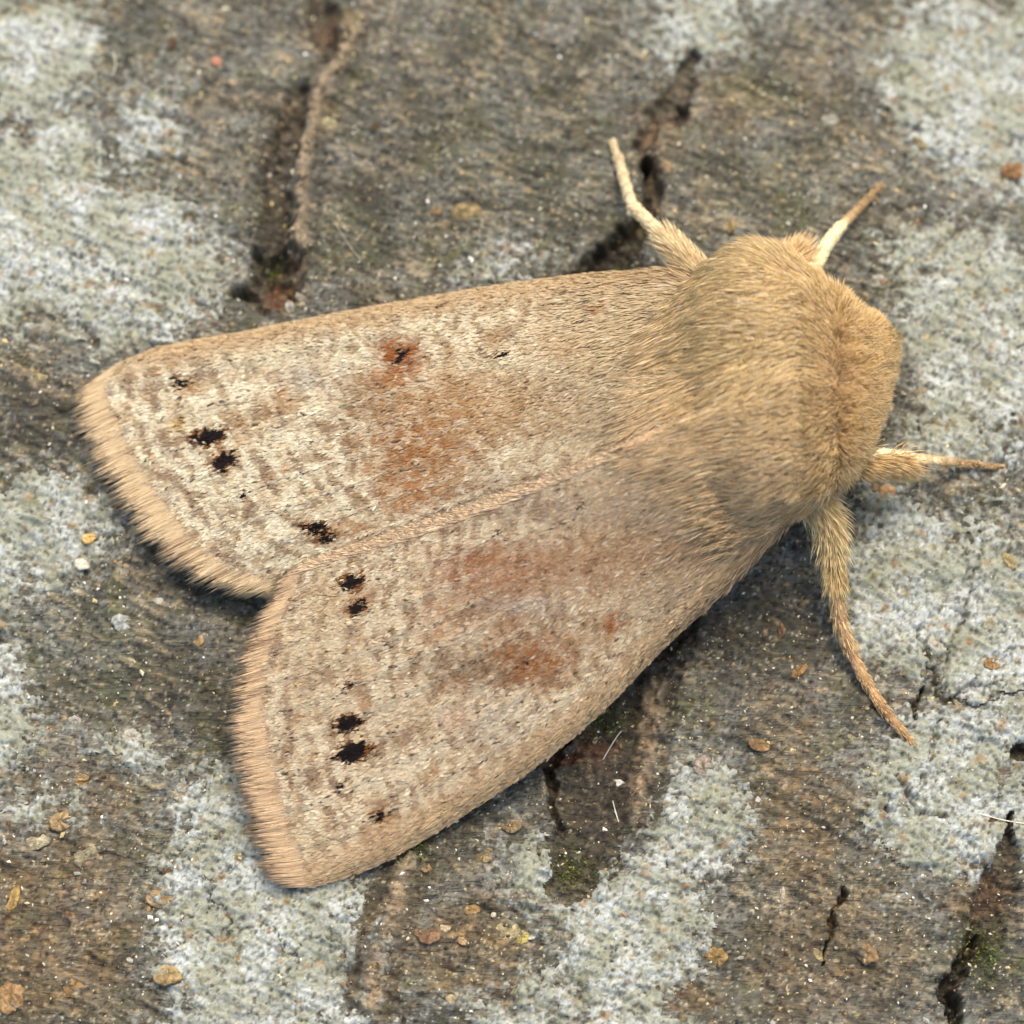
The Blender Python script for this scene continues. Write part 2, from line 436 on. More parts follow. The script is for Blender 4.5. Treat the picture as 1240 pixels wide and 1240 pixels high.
inner = np.arange(-40, 1281, 2.2)
gro = 2.2*np.cumsum(1.055**np.arange(1, 62))
line = np.concatenate([(-40-gro)[::-1], inner, inner[-1]+gro])
GU, GV = np.meshgrid(line, line[::-1])
NG = len(line)
PL = P(GU, GV, 0.0)
Fb = bark_fields(GU, GV)
# rocks the plane place of the grid upward along z: real relief
BP = PL.copy(); BP[..., 2] = Fb['h']
idx = np.arange(NG*NG).reshape(NG, NG)
quads = np.stack([idx[:-1, :-1], idx[:-1, 1:], idx[1:, 1:], idx[1:, :-1]], -1).reshape(-1, 4)[:, ::1]
# top of the frame has +y: row 0 is the largest v (small y), so this order faces up
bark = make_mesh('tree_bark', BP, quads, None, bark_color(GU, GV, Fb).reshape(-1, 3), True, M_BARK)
tag(bark, 'weathered grey-brown tree bark with fissures under the moth', 'bark', kind='structure')

def bark_h(u, v):
    return bark_fields(np.atleast_1d(np.asarray(u, float)), np.atleast_1d(np.asarray(v, float)))['h']

LP = BP.copy(); LP[..., 2] += Fb['lh']
lcol = lichen_color(GU, GV, Fb).reshape(-1, 3)
live = (Fb['lm'] > -0.06)
def components(mask):
    lab = np.zeros(mask.size, np.int32); fl = mask.ravel().copy(); w = mask.shape[1]; sizes = [0]
    todo = fl.tolist(); k = 0
    for st in np.flatnonzero(fl).tolist():
        if not todo[st]: continue
        k += 1; todo[st] = False; stack = [st]; got = []
        while stack:
            c = stack.pop(); got.append(c)
            for d in (c-1, c+1, c-w, c+w):
                if 0 <= d < len(todo) and todo[d]:
                    todo[d] = False; stack.append(d)
        lab[got] = k; sizes.append(len(got))
    return lab.reshape(mask.shape), np.array(sizes)
crumbs = np.zeros(live.shape, bool)
def crust(name, m):
    qk = quads[m.ravel()[quads].all(1)]
    used, inv = np.unique(qk, return_inverse=True)
    return make_mesh(name, LP.reshape(-1, 3)[used], inv.reshape(-1, 4), None, lcol[used], True, M_LICH)
for i, (lab, g) in enumerate(LICH):
    m = live & (Fb['lid'] == i)
    cl, sz = components(m)
    if len(sz) < 2: continue
    main = cl == sz.argmax()
    crumbs |= m & ~main
    tag(crust('lichen', main), lab, 'lichen', 'lichen patches on the bark')
tag(crust('lichen_crumbs', crumbs), 'tiny crumbs of grey lichen sprinkled over the bark', 'lichen', kind='stuff')

# ------------------------------------------------------------------ moth
moth = bpy.data.objects.new('moth', None)
COL.objects.link(moth)
moth.location = tuple(P(880, 470, 0.0))
tag(moth, 'tan furry moth with folded speckled wings resting on bark', 'moth')
MI = Matrix.Translation(-Vector(moth.location))

def part(ob, parent=None):
    ob.parent = parent or moth
    if parent is None: ob.matrix_parent_inverse = MI
    return ob

def smooth_curve(pts, n):
    p = np.asarray(pts, float)
    e = np.vstack([2*p[0]-p[1], p, 2*p[-1]-p[-2]])
    out = []
    for i in range(1, len(e)-2):
        for t in np.linspace(0, 1, 24, endpoint=False):
            a, b, c, d = e[i-1], e[i], e[i+1], e[i+2]
            out.append(0.5*((2*b)+(-a+c)*t+(2*a-5*b+4*c-d)*t*t+(-a+3*b-3*c+d)*t**3))
    out.append(p[-1]); out = np.array(out)
    L = np.concatenate([[0], np.cumsum(np.linalg.norm(np.diff(out, axis=0), axis=1))]); L /= L[-1]
    s = np.linspace(0, 1, n)
    return np.stack([np.interp(s, L, out[:, k]) for k in range(out.shape[1])], -1)

# --- body: one continuous skin from head to abdomen
ST = np.array([ # u, v, centre height, half width px, upper height, lower height
 (1077,430,2.10,3,.05,.05),(1074,432,2.1,20,.40,.4),(1062,446,2.2,53,.88,.8),(1042,466,2.3,80,1.28,1.0),(1020,474,2.4,102,1.56,1.1),
 (1000,474,2.45,119,1.74,1.2),(980,472,2.5,134,1.96,1.35),(945,470,2.6,152,2.22,1.5),(905,469,2.6,160,2.32,1.55),(865,476,2.5,145,2.06,1.5),
 (825,490,2.3,116,1.55,1.3),(778,510,2.1,98,1.15,1.15),(720,535,1.9,90,.9,1.0),(600,580,1.45,85,.85,.85),(480,630,1.15,58,.6,.6),(425,655,1.05,18,.2,.2)], float)
NA, NS = 120, 72
SC = smooth_curve(np.c_[ST[:, :2], ST[:, 2:]*1.0], NA)
AX = P(SC[:, 0], SC[:, 1], SC[:, 2])
Tn = np.gradient(AX, axis=0); Tn[:, 2] = 0; Tn /= np.linalg.norm(Tn, axis=1, keepdims=True)
kf = sstep(520, 900, SC[:, 0])[:, None]; Tn = Tn*(1-kf)+np.array([-1.0, 0, 0])*kf; Tn /= np.linalg.norm(Tn, axis=1, keepdims=True)
LAT = np.stack([-Tn[:, 1], Tn[:, 0], np.zeros(NA)], -1)     # heading to the tail, positive = towards image bottom
ph = np.linspace(0, 2*np.pi, NS, endpoint=False)
W = SC[:, 3]*MM
cph = np.sign(np.cos(ph))*np.abs(np.cos(ph))**0.9; sph = np.sign(np.sin(ph))*np.abs(np.sin(ph))**0.74
lat = W[:, None]*cph[None]
zz = np.where(sph[None] > 0, SC[:, 4][:, None]*sph[None], SC[:, 5][:, None]*sph[None])
thx = sstep(1000, 960, SC[:, 0])*sstep(760, 840, SC[:, 0])
up = np.clip(sph, 0, 1)[None]
zz = zz-0.12*thx[:, None]*np.exp(-((lat-0.1)/0.40)**2)*up+0.07*thx[:, None]*np.exp(-((np.abs(lat)-1.3)/0.7)**2)*up
BODY = AX[:, None]+LAT[:, None]*lat[..., None]+np.array([0, 0, 1.0])*zz[..., None]
bi = np.arange(NA*NS).reshape(NA, NS)
bq = np.stack([bi[:-1], np.roll(bi, -1, 1)[:-1], np.roll(bi, -1, 1)[1:], bi[1:]], -1).reshape(-1, 4)
capA = np.array([[bi[0, 0], bi[0, k+1], bi[0, k]] for k in range(1, NS-1)])
capB = np.array([[bi[-1, 0], bi[-1, k], bi[-1, k+1]] for k in range(1, NS-1)])
bcol = np.tile(lin((196, 164, 122)), (NA*NS, 1))
body = part(make_mesh('body', BODY, bq, np.vstack([capA, capB]), bcol, True, M_SKIN))

# --- wings
def coons(costa, inner_, term, basec, s, t):
    n = 400
    C = smooth_curve(costa, n); I = smooth_curve(inner_, n); T = smooth_curve(term, n); B = smooth_curve(basec, n)
    def ev(cv, x):
        f = np.clip(x, 0, 1)*(n-1)
        k = np.minimum(f.astype(int), n-2); w = (f-k)[..., None]
        base = cv[k]*(1-w)+cv[k+1]*w
        over = np.where(x > 1, x-1, np.where(x < 0, x, 0))[..., None]
        slope = np.where((x > 1)[..., None], (cv[-1]-cv[-6])/(5.0/(n-1)), (cv[5]-cv[0])/(5.0/(n-1)))
        return base+over*slope
    S = s[..., None]; Tt = t[..., None]
    return ((1-Tt)*ev(I, s)+Tt*ev(C, s)+(1-S)*ev(B, t)+S*ev(T, t)
            -((1-S)*(1-Tt)*I[0]+S*(1-Tt)*I[-1]+(1-S)*Tt*C[0]+S*Tt*C[-1]))

UPW = dict(
 costa=[(880,352),(825,328),(760,330),(700,334),(600,347),(500,364),(400,382),(300,402),(200,420),(160,434),(126,451)],
 inner_=[(890,470),(740,572),(600,628),(480,672),(368,724)],
 term=[(368,724),(325,722),(295,718),(255,707),(215,684),(180,650),(150,610),(125,570),(105,530),(95,505),(91,488),(103,467),(126,451)],
 basec=[(890,470),(886,415),(880,352)])
LOW = dict(
 costa=[(975,590),(955,632),(900,692),(860,732),(800,787),(740,850),(680,903),(620,948),(550,993),(480,1035),(430,1058),(385,1071),(350,1074)],
 inner_=[(890,490),(800,521),(740,547),(680,573),(600,603),(520,632),(450,654),(390,671),(350,690)],
 term=[(350,690),(335,708),(328,728),(315,748),(300,778),(290,812),(285,850),(284,885),(289,920),(297,960),(308,1000),(320,1035),(332,1064),(350,1074)],
 basec=[(890,490),(930,540),(975,590)])
VEINS = [.17, .29, .39, .48, .57, .66, .76, .87]

class Wing: pass
def wing(spec, upper):
    w = Wing(); w.spec = spec; w.upper = upper
    off = -0.32 if upper else 0.0
    def height(s, t):
        s_ = np.clip(s, 0, 1.05)
        zm = np.interp(s_, [0, .2, .6, .93, 1.05], [4.75, 4.02, 2.55, 1.30, 1.0])+off
        zc = np.interp(s_, [0, .3, .8, .93, 1.05], [2.5, 1.6, .62, .45, .36])
        tt = np.clip(t, -0.1, 1.1)
        z = zc+(zm-zc)*(1-np.abs(tt)**1.5*np.sign(tt))
        z = z-0.17*np.clip((tt-.93)/.07, 0, 1.5)**2*np.interp(s_, [0, .9, 1], [1, .8, .2])
        z = z-0.10*np.clip((.05-tt)/.05, 0, 2)**2
        vein = sum(np.exp(-((tt-a)/0.012)**2) for a in VEINS)*sstep(.35, .6, s_)
        z = z+0.022*vein+0.05*fbm(s_*5, tt*4, 2, 90+upper)
        return z
    def at(s, t):
        p = coons(spec['costa'], spec['inner_'], spec['term'], spec['basec'], s, t)
        return p, P(p[..., 0], p[..., 1], height(s, t))
    w.at = at
    return w

BLOT_U = [ # u, v, rx, ry, colour, strength
 (700,500,150,70,(158,136,106),.55),(640,590,140,30,(158,134,106),.5),(455,485,55,38,(146,116,84),.75),(545,480,120,70,(176,132,82),.6),
 (515,550,95,75,(158,108,62),.85),(610,500,120,40,(172,132,86),.5),(500,600,50,30,(172,116,66),.6),(490,428,38,34,(148,86,40),.98),(475,455,40,16,(168,108,60),.7),(602,410,22,16,(178,134,84),.4),(735,374,16,7,(146,84,44),.95),
 (690,420,50,26,(186,150,108),.5),(370,455,40,26,(176,164,148),.6),(345,480,26,40,(188,140,88),.45),(300,520,26,30,(190,148,96),.4),(420,640,60,20,(180,130,78),.6),
 (222,430,34,13,(160,130,98),.85),(236,470,22,12,(184,134,78),.6),(222,510,16,14,(212,176,110),.7),(330,430,110,26,(214,196,158),.6),(520,400,60,14,(210,192,150),.5),(610,440,90,12,(214,200,162),.5)]
BLK_U = [(224,463,12,8),(258,528,22,11),(277,558,15,13),(390,637,18,6),(401,649,10,7),(490,433,6,12),(613,430,8,4),(222,512,4,3),(299,600,5,4),(352,622,4,3)]
BLOT_L = [
 (650,610,150,26,(152,128,104),.6),(820,610,130,60,(168,140,112),.45),(600,690,100,52,(156,104,68),.8),(700,690,120,50,(172,126,86),.55),(620,745,60,45,(158,112,74),.65),
 (645,800,74,40,(146,92,48),.95),(760,660,150,36,(166,122,82),.5),(700,770,60,26,(166,118,74),.5),(570,808,70,28,(132,102,72),.8),(540,750,40,40,(180,132,92),.5),(745,747,14,20,(160,96,50),.85),(865,660,9,8,(128,84,56),.95),
 (470,1000,34,26,(158,114,72),.7),(440,720,30,26,(176,134,92),.6),(440,820,20,70,(186,150,108),.4),(560,860,24,50,(180,130,86),.5),(500,860,40,60,(190,158,120),.3),
 (380,1020,40,30,(204,180,138),.6),(600,870,70,40,(182,166,144),.4),(390,800,60,90,(192,164,124),.5),(640,730,70,14,(184,172,154),.5),(800,720,60,30,(186,160,128),.4),(400,720,40,30,(194,166,124),.6)]
BLK_L = [(431,704,15,10),(439,734,12,9),(428,875,17,11),(434,908,21,14),(465,985,9,7),(420,950,5,8),(427,827,4,8),(641,798,3,6),(608,640,3,3),(712,608,7,3)]

def wing_color(u, v, s, t, upper, r):
    n = u.shape
    du = u+7*fbm(u/16, v/16, 3, 71)+r.normal(0, 3.5, n); dv = v+7*fbm(u/16, v/16, 3, 72)+r.normal(0, 3.0, n)
    base = lin((183, 156, 115)) if upper else lin((181, 152, 113))
    pale = lin((215, 200, 167)) if upper else lin((206, 187, 153))
    rip = 1.3*fbm(s*56+1.5*fbm(s*9, t*8, 2, 73), t*11, 2, 74, .5)          # fine cross ripples across the wing
    cl = fbm(u/38, v/38, 3, 75); mot = fbm(u/9, v/9, 3, 78, .6)
    outer = sstep(.18, .5, s)
    c = mixc(np.broadcast_to(base, n+(3,)), pale, np.clip((.45+1.5*rip+.5*cl)*outer+.10, 0, 1))
    c = mixc(c, lin((138, 114, 88)) if upper else lin((136, 110, 85)), np.clip(.9*sstep(.05, .45, -rip+.5*mot), 0, .85)*(.3+.7*outer))
    c = mixc(c, lin((186, 136, 84)), .55*sstep(.12, .5, fbm(u/20, v/20, 4, 80, .65))*outer)
    lin1 = 1-2.4*np.abs(fbm(s*30+1.2*fbm(s*8, t*7, 2, 83), t*8, 2, 84, .5))
    c = mixc(c, lin((142, 122, 98)), .75*sstep(.62, .92, lin1)*sstep(-.1, .25, fbm(s*60, t*40, 2, 85))*outer)
    blot = np.zeros(n)
    for (cu, cv, rx, ry, col, st) in (BLOT_U if upper else BLOT_L):
        d = np.hypot((du-cu)/rx, (dv-cv)/ry)
        k_ = np.clip(st*1.1*sstep(1.25, .15, d)*(.85+.9*fbm(u/11, v/11, 2, 77)), 0, 1)
        c = mixc(c, lin(np.asarray(col)*.94), k_); blot = np.maximum(blot, k_)
    vein = sum(np.exp(-((t-a-.004*np.sin(s*20))/0.008)**2) for a in VEINS)*sstep(.38, .55, s)*sstep(.95, .88, s)
    c = mixc(c, pale, np.clip(vein*.5*(1-.75*blot), 0, 1))
    # smooth band along the front edge
    band = sstep(.86, .95, t)*sstep(.99, .9, s)
    c = mixc(c, lin((184, 153, 112)) if upper else lin((180, 149, 110)), .8*band)
    # single odd scales
    k = r.random(n)
    spk = (k < (.010+.03*sstep(.05, .5, -rip)+.12*np.clip(vein, 0, 1)*(1-.6*blot)*(np.sin(s*260) > .2)))
    c = np.where((spk & (s < .95))[..., None], lin((84, 69, 56)), c)
    c = mixc(c, lin((222, 210, 184)), .45*((k > .91) & (s < .94)).astype(float)*(1-.7*band)*(1-.6*blot))
    # dark beads where the fringe begins
    bead = np.exp(-((s-.940-.006*np.sin(t*55))/.006)**2)*sstep(-.1, .35, np.sin(t*110)+.6*fbm(t*60, s*3, 2, 79))
    c = mixc(c, lin((112, 90, 72)), np.clip(.6*bead, 0, 1))
    fr = sstep(.945, .962, s)
    c = mixc(c, lin((188, 160, 118)) if upper else lin((184, 153, 112)), fr)
    for (cu, cv, rx, ry) in (BLK_U if upper else BLK_L):
        d = np.hypot((u+7*fbm(u/10, v/10, 2, 81)+r.normal(0, 2.8, n)+.45*(v-cv)-cu)/rx, (v+7*fbm(u/10, v/10, 2, 82)+r.normal(0, 1.6, n)-cv)/ry)
        c = np.where((d < .9)[..., None], lin((24, 17, 13)), np.where(((d < 1.15) & (k > .4))[..., None], lin((120, 74, 34)), c))
    c = c*np.exp(r.normal(0, .10, n))[..., None]*np.array([.97, .985, .97])
    return np.clip(c, 0, 1)

wing_bvh_v = []; wing_bvh_f = []; voff = 0
for upper in (True, False):
    w = wing(UPW if upper else LOW, upper)
    r = np.random.default_rng(5+upper)
    ns, nt_ = 150, 76
    s = np.linspace(0, .975, ns); t = np.linspace(0, 1, nt_)
    S, T = np.meshgrid(s, t, indexing='ij')
    px, p3 = w.at(S, T)
    gi = np.arange(ns*nt_).reshape(ns, nt_)
    q = np.stack([gi[:-1, :-1], gi[1:, :-1], gi[1:, 1:], gi[:-1, 1:]], -1).reshape(-1, 4)
    e1 = p3[1:, :-1]-p3[:-1, :-1]; e2 = p3[:-1, 1:]-p3[:-1, :-1]
    if np.cross(e1, e2)[..., 2].mean() < 0: q = q[:, ::-1]
    nv = ns*nt_
    under = p3-np.array([0, 0, .035])
    rim = np.concatenate([gi[0, :], gi[1:, -1], gi[-1, -2::-1], gi[-2:0:-1, 0]])
    rimq = np.stack([rim, np.roll(rim, -1), np.roll(rim, -1)+nv, rim+nv], -1)
    allv = np.concatenate([p3.reshape(-1, 3), under.reshape(-1, 3)])
    allq = np.concatenate([q, q[:, ::-1]+nv, rimq])
    cc = wing_color(px[..., 0], px[..., 1], S, T, upper, r).reshape(-1, 3)*.8
    wo = part(make_mesh('forewing', allv, allq, None, np.concatenate([cc, cc]), True, M_WING))
    wo['label'] = ('pale tan forewing with black outer spots and orange kidney mark' if upper else 'pinkish tan forewing overlapping the other, rusty blotch near its front edge')
    wing_bvh_v.append(p3.reshape(-1, 3)); wing_bvh_f.append(q+voff); voff += nv
    # scales
    N = 74000
    ss = r.random(N)**0.92*.967; tt = r.random(N)*1.0
    pA, A = w.at(ss, tt)
    _, A2 = w.at(ss+.004, tt); _, A3 = w.at(ss, tt+.006*np.where(tt > .99, -1, 1))
    d = A2-A; d /= np.linalg.norm(d, axis=1, keepdims=True)
    x = A3-A; x *= np.where(tt > .99, -1, 1)[:, None]
    x -= d*(x*d).sum(1, keepdims=True); x /= np.linalg.norm(x, axis=1, keepdims=True)
    nrm = np.cross(d, x); nrm *= np.sign(nrm[:, 2:3])
    an = r.normal(0, .22, N)
    d1 = d*np.cos(an)[:, None]+x*np.sin(an)[:, None]; x1 = np.cross(nrm, d1)
    L = r.uniform(.11, .23, N)*(1+1.6*sstep(.34, .08, ss)); Wd = r.uniform(.016, .032, N)*(1-.35*sstep(.34, .08, ss))
    lift = np.abs(r.normal(.06, .05, N))
    d1 = d1*np.cos(lift)[:, None]+nrm*np.sin(lift)[:, None]
    tw = r.normal(0, .2, N); x1 = x1*np.cos(tw)[:, None]+nrm*np.sin(tw)[:, None]
    Vs = np.stack([A, A+d1*(L*.62)[:, None]+x1*Wd[:, None]+nrm*.012, A+d1*L[:, None]-nrm*.006, A+d1*(L*.62)[:, None]-x1*Wd[:, None]+nrm*.012], 1)+(nrm*.008)[:, None]
    sc = wing_color(pA[:, 0], pA[:, 1], ss, tt, upper, r)
    so = make_mesh('wing_scales', Vs, np.arange(N*4).reshape(N, 4), None, np.repeat(sc, 4, 0), True, M_SCALE)
    so['kind'] = 'stuff'; part(so, wo); so.matrix_parent_inverse = MI @ Matrix.Identity(4) if False else Matrix.Identity(4)
    # fringe along the outer edge (and the free inner edge of the wing on top)
    def strand_from(s0, t0, s1, t1, lift, rad, seed, colour):
        K = 4; n = len(s0); pts = np.zeros((n, K, 3))
        rr = np.random.default_rng(seed)
        for k in range(K):
            f = k/(K-1)
            _, a = w.at(s0+(s1-s0)*f, t0+(t1-t0)*f)
            pts[:, k] = a
            pts[:, k, 2] += .022+lift*f
        radk = rad[:, None]*np.array([.8, 1.0, .75, .2])[None]
        col = np.repeat(colour[:, None], K, 1)*np.array([.86, .97, 1.05, 1.08])[None, :, None]
        return strands(pts, radk, col, seed)
    n = 6000
    t0 = r.uniform(-.01, 1.01, n); s0 = r.uniform(.946, .968, n)
    clump = .012*fbm(t0*55, t0*0, 2, 95); ln = r.uniform(.030, .070, n)
    s1 = np.minimum(s0+ln, 1.006+r.normal(0, .010, n)+1.3*clump)
    cen_ = (np.floor(t0*64)+.5+.35*(hash2(np.floor(t0*64).astype(np.int32), np.zeros(n, np.int32), 98)-.5))/64
    t1 = t0+.62*(cen_-t0)+r.normal(0, .0025, n)+.012*fbm(t0*40, s0*0, 2, 96)
    s1 = s1+.012*(np.abs(np.sin(t0*29))-.6)
    fc = mixc(np.tile(lin((200, 173, 131)) if upper else lin((196, 165, 125)), (n, 1)), lin((150, 122, 90)), sstep(.1, .6, fbm(t0*70, s0*9, 2, 97)))*np.exp(r.normal(0, .10, n))[:, None]
    V, Q, Tr, Cc = strand_from(s0, t0, s1, t1, r.normal(.0, .018, n), r.uniform(.008, .014, n), 201+upper, fc)
    fo = make_mesh('fringe', V, Q, Tr, Cc, True, M_FUR); fo['kind'] = 'stuff'; part(fo, wo); fo.matrix_parent_inverse = Matrix.Identity(4)
    # soft hairs along the inner edge and front edge
    n = 4200
    s0 = r.uniform(.10, .95, n); e = r.random(n)**1.5
    if upper:
        t0 = 1.0-.05*e; t1 = t0+r.uniform(0, .018, n); col0 = np.tile(lin((196, 166, 122)), (n, 1)); dl = r.uniform(.015, .035, n)
    else:
        m = r.random(n) < .72
        t0 = np.where(m, .055*e+.0, 1.0-.05*e); t1 = np.where(m, t0-r.uniform(.0, .035, n), t0+r.uniform(0, .012, n))
        col0 = np.where(m[:, None], lin((212, 182, 142)), lin((196, 166, 120))); dl = r.uniform(.02, .05, n)
    V, Q, Tr, Cc = strand_from(s0, t0, np.minimum(s0+dl, 1.0), t1, r.normal(.01, .015, n)+(0 if upper else .05)*(t0 < .1), r.uniform(.006, .011, n)*np.where((t0 < .1) & (not upper), 1.35, 1), 211+upper, col0*np.exp(r.normal(0, .12, n))[:, None])
    ho = make_mesh('edge_hair', V, Q, Tr, Cc, True, M_FUR); ho['kind'] = 'stuff'; part(ho, wo); ho.matrix_parent_inverse = Matrix.Identity(4)

# --- surface finder for the long hairs that lie over thorax and wing bases
bv = np.concatenate(wing_bvh_v+[BODY.reshape(-1, 3)]); bf = np.concatenate(wing_bvh_f+[bq+voff])
BVH = BVHTree.FromPolygons([tuple(p) for p in bv], [tuple(int(i) for i in f) for f in bf])
def land(u, v):
    d = ray(u, v); d /= np.linalg.norm(d, axis=1, keepdims=True)
    out = np.full((len(u), 3), np.nan); o = Vector(CAM)
    for i in range(len(u)):
        h = BVH.ray_cast(o, Vector(d[i]))
        if h[0] is not None: out[i] = h[0]
    return out

def fur_color(p3, r, n):
    u, v = to_px(p3)
    head = sstep(960, 1050, u+.15*(v-450))
    c = mixc(np.tile(lin((222, 190, 133)), (n, 1)), lin((208, 173, 116)), head)
    c = mixc(c, lin((224, 192, 144)), sstep(870, 760, u)*.9)
    c = mixc(c, lin((220, 186, 137)), sstep(480, 560, v)*sstep(1000, 940, u)*.8)
    ax = 548-(u-740)*.24
    c = mixc(c, lin((176, 144, 104)), .35*np.exp(-((v-ax+8)/18)**2)*sstep(790, 850, u)*sstep(1000, 960, u))  # shade of the midline furrow mixed into the hair colour
    c = c*np.exp(.22*fbm(u/26, v/14, 3, 101)+r.normal(0, .14, n))[:, None]
    c = np.where((r.random(n) < .07)[:, None], lin((236, 214, 174)), c)
    c = np.where((r.random(n) < .05)[:, None], lin((140, 108, 72)), c)
    return np.clip(c, 0, .92)

# body hair
r = np.random.default_rng(77)
N = 110000
fa = r.uniform(0, .64, N)*(NA-1); fp = r.uniform(0, NS, N)
ia = np.minimum(fa.astype(int), NA-2); ip = fp.astype(int) % NS; wa = (fa-ia)[:, None]; wp = (fp-fp.astype(int))[:, None]
def samp(G):
    return ((G[ia, ip]*(1-wp)+G[ia, (ip+1) % NS]*wp)*(1-wa)+(G[ia+1, ip]*(1-wp)+G[ia+1, (ip+1) % NS]*wp)*wa)
dA = np.gradient(BODY, axis=0); dP = np.roll(BODY, -1, 1)-np.roll(BODY, 1, 1)
NRM = np.cross(dA, dP); NRM /= np.linalg.norm(NRM, axis=2, keepdims=True)+1e-9
cen = BODY-AX[:, None]
if (NRM*cen).sum(2).mean() < 0: NRM = -NRM
root = samp(BODY); nr = samp(NRM); nr /= np.linalg.norm(nr, axis=1, keepdims=True)+1e-9
bk = samp(dA); bk /= np.linalg.norm(bk, axis=1, keepdims=True)+1e-9
ru, rv = to_px(root)
keepm = (nr[:, 2] > -0.35) & (ru > 745)
root, nr, bk, ru, rv = root[keepm], nr[keepm], bk[keepm], ru[keepm], rv[keepm]; n = len(root)
head = sstep(965, 1050, ru)
crease = np.exp(-((ru-(1000+.1*(rv-450)))/8)**2)
ln = (.52*(1-head)+.24*head)*(1-.2*crease)*r.uniform(.6, 1.3, n)
ln *= 1+.5*sstep(860, 780, ru)
lean = 1.35*(1-head)-.35*head+.9*sstep(860, 770, ru)
jit = np.stack([fbm(ru/22+9*k, rv/22, 2, 110+k) for k in range(3)], 1)*.75+r.normal(0, .16, (n, 3))
d0 = nr*.55+bk*lean[:, None]*.6+jit*.4; d0 /= np.linalg.norm(d0, axis=1, keepdims=True)
d1 = nr*.16+bk*lean[:, None]*.9+jit*.55; d1 /= np.linalg.norm(d1, axis=1, keepdims=True)
d1 = np.where((head > .6)[:, None], d0*.8+jit*.35, d1)
pts = np.stack([root-nr*.03, root+d0*ln[:, None]*.33, root+(d0*.45+d1*.25)*ln[:, None], root+(d0*.45+d1*.62)*ln[:, None]], 1)
col = fur_color(root, r, n)
V, Q, Tr, Cc = strands(pts, r.uniform(.005, .009, n)[:, None]*np.array([1, 1, .8, .2])[None], np.repeat(col[:, None], 4, 1)*np.array([.92, .97, 1.02, 1.05])[None, :, None], 301)
fo = make_mesh('fur', V, Q, Tr, Cc, True, M_FUR); fo['kind'] = 'stuff'; part(fo, body); fo.matrix_parent_inverse = Matrix.Identity(4)

# long combed hair running from the thorax over the wing bases
n = 27000
q1 = r.random(n); q2 = np.where(q1 > .5, r.uniform(-1, 1, n), r.triangular(-1.15, 0, 1.15, n))
u0 = 772+203*q1**.62; ax = 540-(u0-740)*.25
v0 = ax+q2*np.where(q2 < 0, np.interp(u0, [760, 800, 900, 980], [60, 150, 180, 130]), np.interp(u0, [760, 800, 880, 980], [30, 75, 150, 165]))
Lp = r.uniform(18, 68, n)*np.where(q2 > .5, .7, 1)*np.interp(u0, [720, 800, 980], [.75, 1.15, .7])
dirx = -np.ones(n); diry = .22+.10*q2+.28*(q2 < 0)*(-q2 < .35)+.14*fbm(u0/40, v0/30, 2, 121)+r.normal(0, .10, n)
diry = np.where(q2 < -.5, diry-.12, diry)
nn = np.hypot(dirx, diry); dirx /= nn; diry /= nn
K = 4; pts = np.zeros((n, K, 3))
for k in range(K):
    f = k/(K-1)
    pts[:, k] = land(u0+dirx*Lp*f, v0+diry*Lp*f)
ok = np.isfinite(pts).all((1, 2)) & (np.abs(np.diff(pts[:, :, 2], axis=1)).max(1) < .6)
pts = pts[ok]; u0 = u0[ok]; q2 = q2[ok]; m = len(pts)
lift = np.interp(u0, [720, 800, 880, 980], [.02, .09, .36, .40])*r.uniform(.3, 1.15, m)*(1-.75*sstep(.35, .95, np.abs(q2))*sstep(880, 830, u0))
pts[:, :, 2] += lift[:, None]*np.array([.25, .9, .8, .3])[None]+.01
col = fur_color(pts[:, 1], r, m)
V, Q, Tr, Cc = strands(pts, r.uniform(.005, .009, m)[:, None]*np.array([.7, 1, .8, .2])[None], np.repeat(col[:, None], K, 1)*np.array([.95, .98, 1.0, 1.02])[None, :, None], 302)
fo = make_mesh('long_hair', V, Q, Tr, Cc, True, M_FUR); fo['kind'] = 'stuff'; part(fo, body); fo.matrix_parent_inverse = Matrix.Identity(4)

# pointed crest of hair on the midline behind the thorax
n = 1000
f0 = r.random(n); side = r.normal(0, 1, n)
u0 = 765+105*f0; v0 = 531-(u0-765)*.36+side*(5+9*f0)
u1 = 734+(r.random(n)**.6*35+25*f0); v1 = 552-(u1-734)*.36+side*2.2+r.normal(0, 1.5, n)
pts = np.stack([land(u0+(u1-u0)*f, v0+(v1-v0)*f) for f in (0, .33, .66, 1)], 1)
ok = np.isfinite(pts).all((1, 2)); pts = pts[ok]; m = len(pts)
pts[:, :, 2] += (np.array([-.03, .10, .15, .06])[None]*r.uniform(.5, 1.1, m)[:, None])
col = np.tile(lin((196, 162, 120)), (m, 1))*np.exp(r.normal(0, .14, m))[:, None]
V, Q, Tr, Cc = strands(pts, r.uniform(.010, .016, m)[:, None]*np.array([.7, 1, .8, .2])[None], np.repeat(col[:, None], 4, 1), 303)
fo = make_mesh('crest', V, Q, Tr, Cc, True, M_FUR); fo['kind'] = 'stuff'; part(fo, body); fo.matrix_parent_inverse = Matrix.Identity(4)

